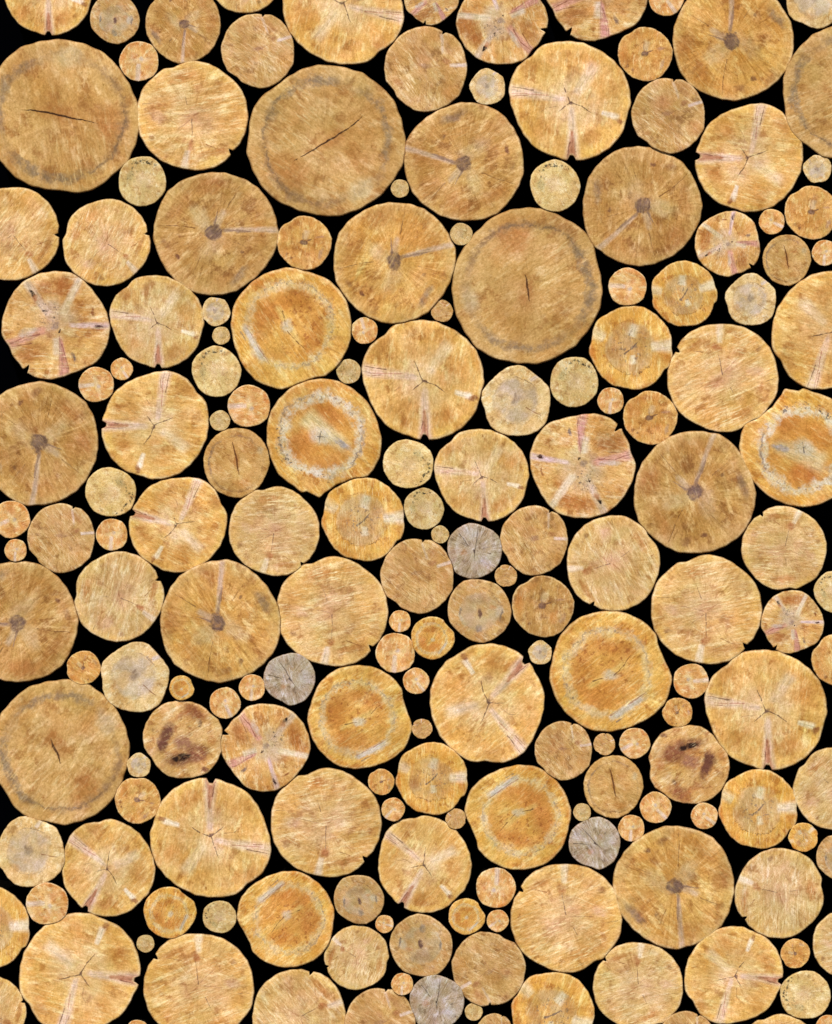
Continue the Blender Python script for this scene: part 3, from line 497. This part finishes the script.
# ------------------------------------------------------------------ every log: kind, x, y, radius (photo pixels), turn, tone
#LOGS_BEGIN
LOGS = [
('D',47,-10,46,0,1),('K',114.8,19.5,25,0,1),('B',184.2,24.3,38,43,1),('M',138.7,61.2,20,0,1),('A',61.5,116.6,77,137,1),
('G',192.6,115.9,55.2,0,1),('L',258,50.9,36.8,18,1.02),('G',245,-26,39,90,1),('E',142.6,181.3,25,-20,.95),('G',12,233.5,47.5,41,1),
('G',106.3,242.5,43.8,55,1),('B',214.4,231.9,62,138,1),('D',343.7,4.5,60.5,177,1),('I',431.4,-3.2,27.6,20,.95),('I',501.5,20,45,111,1),
('L',425.7,69.3,41.7,0,1),('J',487.2,86.3,18,10,1),('D',569.8,100.9,60.4,0,1.02),('A',326.2,140.6,77,0,1),('B',465,163.3,59.9,-58,1.04),
('P',399.8,188.7,9.2,0,.98),('P',461.2,234.4,11.3,60,1),('S',304.6,242.9,27.4,0,1),('Bgold',392.9,261.2,60.8,152,1.02),('E',555.4,185.7,25.8,0,1),
('Ashort',527.6,286.3,76.5,-113,1),('I',597.4,-10,51,0,.97),('S',645.5,54,27.5,0,1),('M',665.7,-1,17.5,40,1),('Bgold',731.6,40.5,61,-135,1),
('J',814,-2.7,30.6,50,1),('Ashort',848,91.5,67,60,1),('L',668.5,115.9,37,17,.98),('D',749.4,157.4,54.3,-93,1.02),('B',642.7,206.4,60,0,.98),
('J',817,169.2,14.2,80,1),('S',812,212.6,27.2,0,1),('I',728,243.4,33,80,1),('M',771.7,222,12.9,70,1),('Aoval',787,260.3,25,0,1),
('M',824.5,253,13,0,1),('I',56,325.4,53.9,0,1),('Dpale',156.7,321.7,47,0,1),('J',215.2,311.3,14.5,30,1),('P',221,335.7,9.1,10,1),
('E',216.8,371.4,25.4,5,1),('C',291.1,328.6,60.7,-93,1.02),('Ctwo',323.4,436.8,57.2,0,1),('M',96.2,384.3,17.8,-80,1),('M',121.5,369.3,11.2,40,1),
('D',155.3,424.9,54,-92,1.02),('M',248.9,405.7,21.3,-85,1),('P',220.1,420.9,10.3,120,1),('Aoval',236.6,463,34,0,1),('B',39,442.4,61.6,40,.98),
('E',110.5,492.6,25.6,-130,1),('D',178,523.8,48.7,-105,1.02),('M',364.8,330.6,13.4,200,1),('P',348.8,371.4,12.4,200,.93),('L',442,311.3,11.1,40,1),
('D',422.8,379.9,60.6,0,1),('J',515.9,400.4,34.8,0,1),('E',408.2,464.5,25.5,-125,1),('Dpale',481.6,475.4,47,2,1.02),('Cthree',362.9,519.6,41.7,0,1),
('E',424.2,508.8,20.7,0,.9),('P',440,534.7,9,40,1),('M',627.6,286.5,19.2,-90,1),('Cthree',683.9,294.2,33,15,1),('J',750.6,299,25.8,0,1),
('Cthree',630.8,347.9,41.9,0,1.02),('G',722.7,377.7,55.2,192,1.02),('D',831.5,331.5,59.8,80,1.02),('E',574.6,382,25.3,-25,.9),('M',610.5,400.9,13.4,0,1),
('S',650.6,417.8,27.3,0,.98),('I',582,465.3,52.9,170,1),('B',693.4,493.3,61.5,-153,1),('Ctwo',800,449,58,-162,1.02),('M',11,519,18.8,-60,1),
('L',61,538.4,34.1,4,1),('M',15.5,550.4,11.3,0,.98),('M',111.5,534.7,16,0,1),('Gpale',118.7,596.6,45,66,1),('B',18,623.6,61,-45,.99),
('Bgold',218.7,622.7,60.8,-137,1),('Gpale',274.3,531.2,45.2,-7,1),('S',83.5,667.7,17.3,60,1.02),('J',134.4,676.4,34.7,-10,1),('C',181.8,687.9,12.6,0,1),
('M',224.7,703.4,15.7,30,1),('M',251.8,687.7,13.3,0,1),('F',290,678.7,25.9,40,1),('Ashort2',60,752,70.5,85,1.02),('H',182.6,739.5,39.4,0,1),
('I',266,747.5,44,-75,1),('F',474.6,551.1,27.6,0,1),('L',534,540.8,34.2,-3,1),('L',417.4,576.4,36.9,17,1.0),('L',506,576.2,11.2,60,1),
('K',479.4,611.1,32,0,1),('Sdull',543.3,606.4,31.2,0,1),('M',399.8,621.3,11,0,1),('C',432.6,637.9,21.7,20,1.02),('M',395.1,653,20,0,1),
('M',415.9,681.3,13.2,45,1),('G',332.5,611.7,55.4,0,1),('C',360.1,717.5,52.4,-5,1),('L',422.3,728.9,10.1,90,1),('D',488.2,703.8,59,137,1.02),
('J',540,652.4,12,0,1),('Gpale',613.3,563.7,47.5,-74,1),('Gpale',784,548.5,42.4,166,.99),('G',706.7,609.8,55.2,0,1.02),('I',792.8,622,31.5,0,1),
('E',835,591.9,21,20,.95),('C',610.5,671.5,60.9,0,1),('S',839,660,27,20,1),('M',691.2,681.6,17.7,100,1),('S',677.8,712.5,15.2,30,1.02),
('D',765.8,710,60.8,0,1.02),('L',604.4,744.5,11,20,1),('M',634.5,743,15.5,-60,1),('J',29,851.1,34.9,20,1),('J',138.6,765,12.2,0,1),
('S',137.9,800.6,23.4,-30,1),('D',107.2,868.2,48,-30,1),('D',210.9,838,60.2,178,1.01),('M',47.2,903.4,21.3,-85,1),('C',169.7,912.5,26.2,30,1.02),
('E',219.6,916.7,17,60,.9),('Cthree',-11,927.5,40.8,0,1),('P',145.5,943.9,9,90,1),('D',79.6,974,60.6,82,1.02),('G',198.5,987.5,54.9,188,1.01),
('C',286.3,919.5,48.5,185,1),('G',-10,1012,36,60,1),('Gpale',299,1017,47.8,118,1.02),('M',137,1032,12,0,1),('G',326.3,823,55.1,0,1),
('S',381.4,782,13.4,0,1),('M',393,809.3,11.8,-40,1),('Cthree',431.6,778.8,36.2,0,1.02),('D',423.5,864.4,48.1,-30,1),('L',456,818.9,10.3,140,1),
('C',518.2,817.5,53,180,1),('K',359,899.8,25.2,10,.98),('M',384.5,924.3,9.2,80,1),('K',421.3,945.2,31.6,180,1),('Gpale',356.8,958,32.4,-121,1),
('C',466.6,916.5,18.4,10,1),('M',496.2,888,20.2,180,1),('M',497.6,920.7,11.1,-50,1),('M',402.1,984.2,11.2,0,1),('F',436.8,1002.5,27.6,0,1),
('L',488.7,968.6,36.9,-152,1),('L',380.5,1025,36,17,1),('P',473.6,1012.2,9,45,1),('L',494.5,1032,18,0,1),('Cthree',552.4,1014,42,-20,1),
('G',566,918,55.3,191,1),('Aoval',613.6,787,30.7,0,1.02),('H',689.4,765,39.8,185,1),('Cthree',757.9,809.3,39.7,0,1.02),('Gpale',836,788.5,42,30,1),
('P',582,812.3,9,0,1),('M',631.2,828.3,13.4,0,1),('M',655.5,808,15.8,50,1),('M',704.3,816.3,13.4,60,1),('F',595.2,843.1,25.9,50,1),
('Cthree',803.3,837.6,14.8,40,1.02),('K',839,858,23,0,1),('Bgold',675.5,885.8,61,52,1),('Gpale',779.7,893.5,44.9,-102,1),('D',733.7,976,49.3,82,1.02),
('Gpale',638,986.5,44.8,184,1.01),('S',795.4,953.6,15,90,1.02),('E',805.3,994.6,25.3,70,1),('Gpale',849,944,36,0,1),('M',828,1028,13,0,1),
('G',780,1058,44,0,1),('L',686,1041,29,0,1),('L',563.5,751,29,8,1),
]
#LOGS_END

LOOK = {'A': 'ringed split', 'Ashort': 'ringed hairline-cracked', 'Ashort2': 'ringed hairline-cracked', 'B': 'brown grey-hearted', 'Bgold': 'golden grey-hearted',
        'C': 'orange-cored', 'Ctwo': 'orange-cored', 'Cthree': 'golden', 'D': 'star-cracked', 'Dpale': 'star-cracked',
        'G': 'saw-streaked', 'Gpale': 'saw-streaked', 'I': 'pink-rayed', 'J': 'cream', 'K': 'dark-eyed', 'L': 'tan',
        'S': 'dark-hearted', 'Sdull': 'dark-hearted', 'E': 'black-speckled', 'F': 'weathered grey', 'H': 'brown-stained',
        'Aoval': 'dull slit', 'M': 'pinkish-orange', 'P': 'straw-coloured'}
def size(r):
    return 'tiny' if r < 14.3 else 'small' if r < 29 else 'middling' if r < 49.5 else 'large'
LAND = {(326.2,140.6): ('the big split log near the top', 'biggest ringed log near the top, split by a long dark diagonal crack'),
        (61.5,116.6): ('the big split log upper left', 'big ringed log at upper left, its long dark crack almost level'),
        (527.6,286.3): ('the big hairline-cracked log', 'big ringed log in the upper middle, short upright hairline crack at its heart'),
        (60,752): ('the big ringed log lower left', 'big ringed log at the lower left edge, short steep dark crack at heart'),
        (848,91.5): ('the ringed log upper right', 'big brown ringed log cut off by the upper right edge of the photo'),
        (474.6,551.1): ('the central grey log', 'weathered grey log nearest the middle of the wall, between tan log ends'),
        (290,678.7): ('the grey log left of centre', 'weathered grey log left of centre, below a large saw-streaked yellow one'),
        (595.2,843.1): ('the lower right grey log', 'weathered grey log at lower right, lying against a large golden grey-hearted one'),
        (436.8,1002.5): ('the grey log on the bottom edge', 'weathered grey log cut off by the bottom edge of the photo'),
        (182.6,739.5): ('the lower left stained log', 'brown-stained log at lower left with dark patches to left and bottom'),
        (689.4,765): ('the lower right stained log', 'brown-stained log at lower right with dark patches at top and right'),
        (323.4,436.8): ('the white-ringed log left of centre', 'large orange log with ragged white ring and pointed bottom, left of centre'),
        (800,449): ('the white-ringed log at right edge', 'large orange log with ragged white ring touching the right edge')}
DIRS = ['right of', 'above right of', 'above', 'above left of', 'left of', 'below left of', 'below', 'below right of']
ORD = ['nearest', 'second nearest', 'third nearest', 'fourth nearest']
def octant(dx, dy): return int(((math.degrees(math.atan2(dy, dx)) + 22.5) % 360) // 45)
def label_for(L):
    key = (L[1], L[2])
    if key in LAND: return LAND[key][1]
    me_k = (size(L[3]), LOOK[L[0]])
    best = None
    for (lx, ly), (short, _) in LAND.items():
        dx, dy = L[1] - lx, ly - L[2]
        d = math.hypot(dx, dy); o = octant(dx, dy)
        rank = sum(1 for M in LOGS if M is not L and (size(M[3]), LOOK[M[0]]) == me_k and octant(M[1] - lx, ly - M[2]) == o and math.hypot(M[1] - lx, ly - M[2]) <= d)
        if rank > 3: continue
        touch = any(abs(l[1] - lx) < .01 and abs(l[2] - ly) < .01 and d < (l[3] + L[3]) * 1.1 for l in LOGS)
        if touch and rank == 0: t = f'{me_k[0]} {me_k[1]} log end touching and {DIRS[o]} {short}'
        else: t = f'{me_k[0]} {me_k[1]} log end, {ORD[rank]} such {DIRS[o]} {short}'
        if len(t.replace('-', ' ').split()) > 16: continue
        if best is None or (rank, d) < best[0]: best = ((rank, d), t)
    return best and best[1]

rnd = random.Random(11)
seen = {}
for L in LOGS:
    key, x, y, r, rot, tone = L
    rootX, rootZ = (x - 416) * PX, (512 - y) * PX + CZ
    off = rnd.uniform(-.004, .004)
    root = bpy.data.objects.new('log', None)
    root.location = (rootX, off, rootZ); root.rotation_euler = (0, -R(rot), 0); root.empty_display_size = .05
    s = r * PX * 1.007
    root['category'] = 'log'; root['group'] = 'sawn log ends stacked in the wall'
    lb = label_for(L)
    if lb is None or lb in seen:
        print('LABEL CLASH', lb, L); lb = (lb or 'log end') 
    seen[lb] = 1
    root['label'] = lb
    link(root)
    face = link(bpy.data.objects.new('cut_face', MESH[key][0]), root)
    bark = link(bpy.data.objects.new('bark', MESH[key][1]), root)
    for o in (face, bark): o.scale = (s, 1, s)
    t = tone * rnd.uniform(.975, 1.025); wv = rnd.uniform(-.015, .015)
    if key in ('E', 'P') and tone < .96: face.color = (t * .98, t * .99, t * 1.0, 1)
    else: face.color = (t * (1 + wv), t, t * (1 - 1.5 * wv), 1)
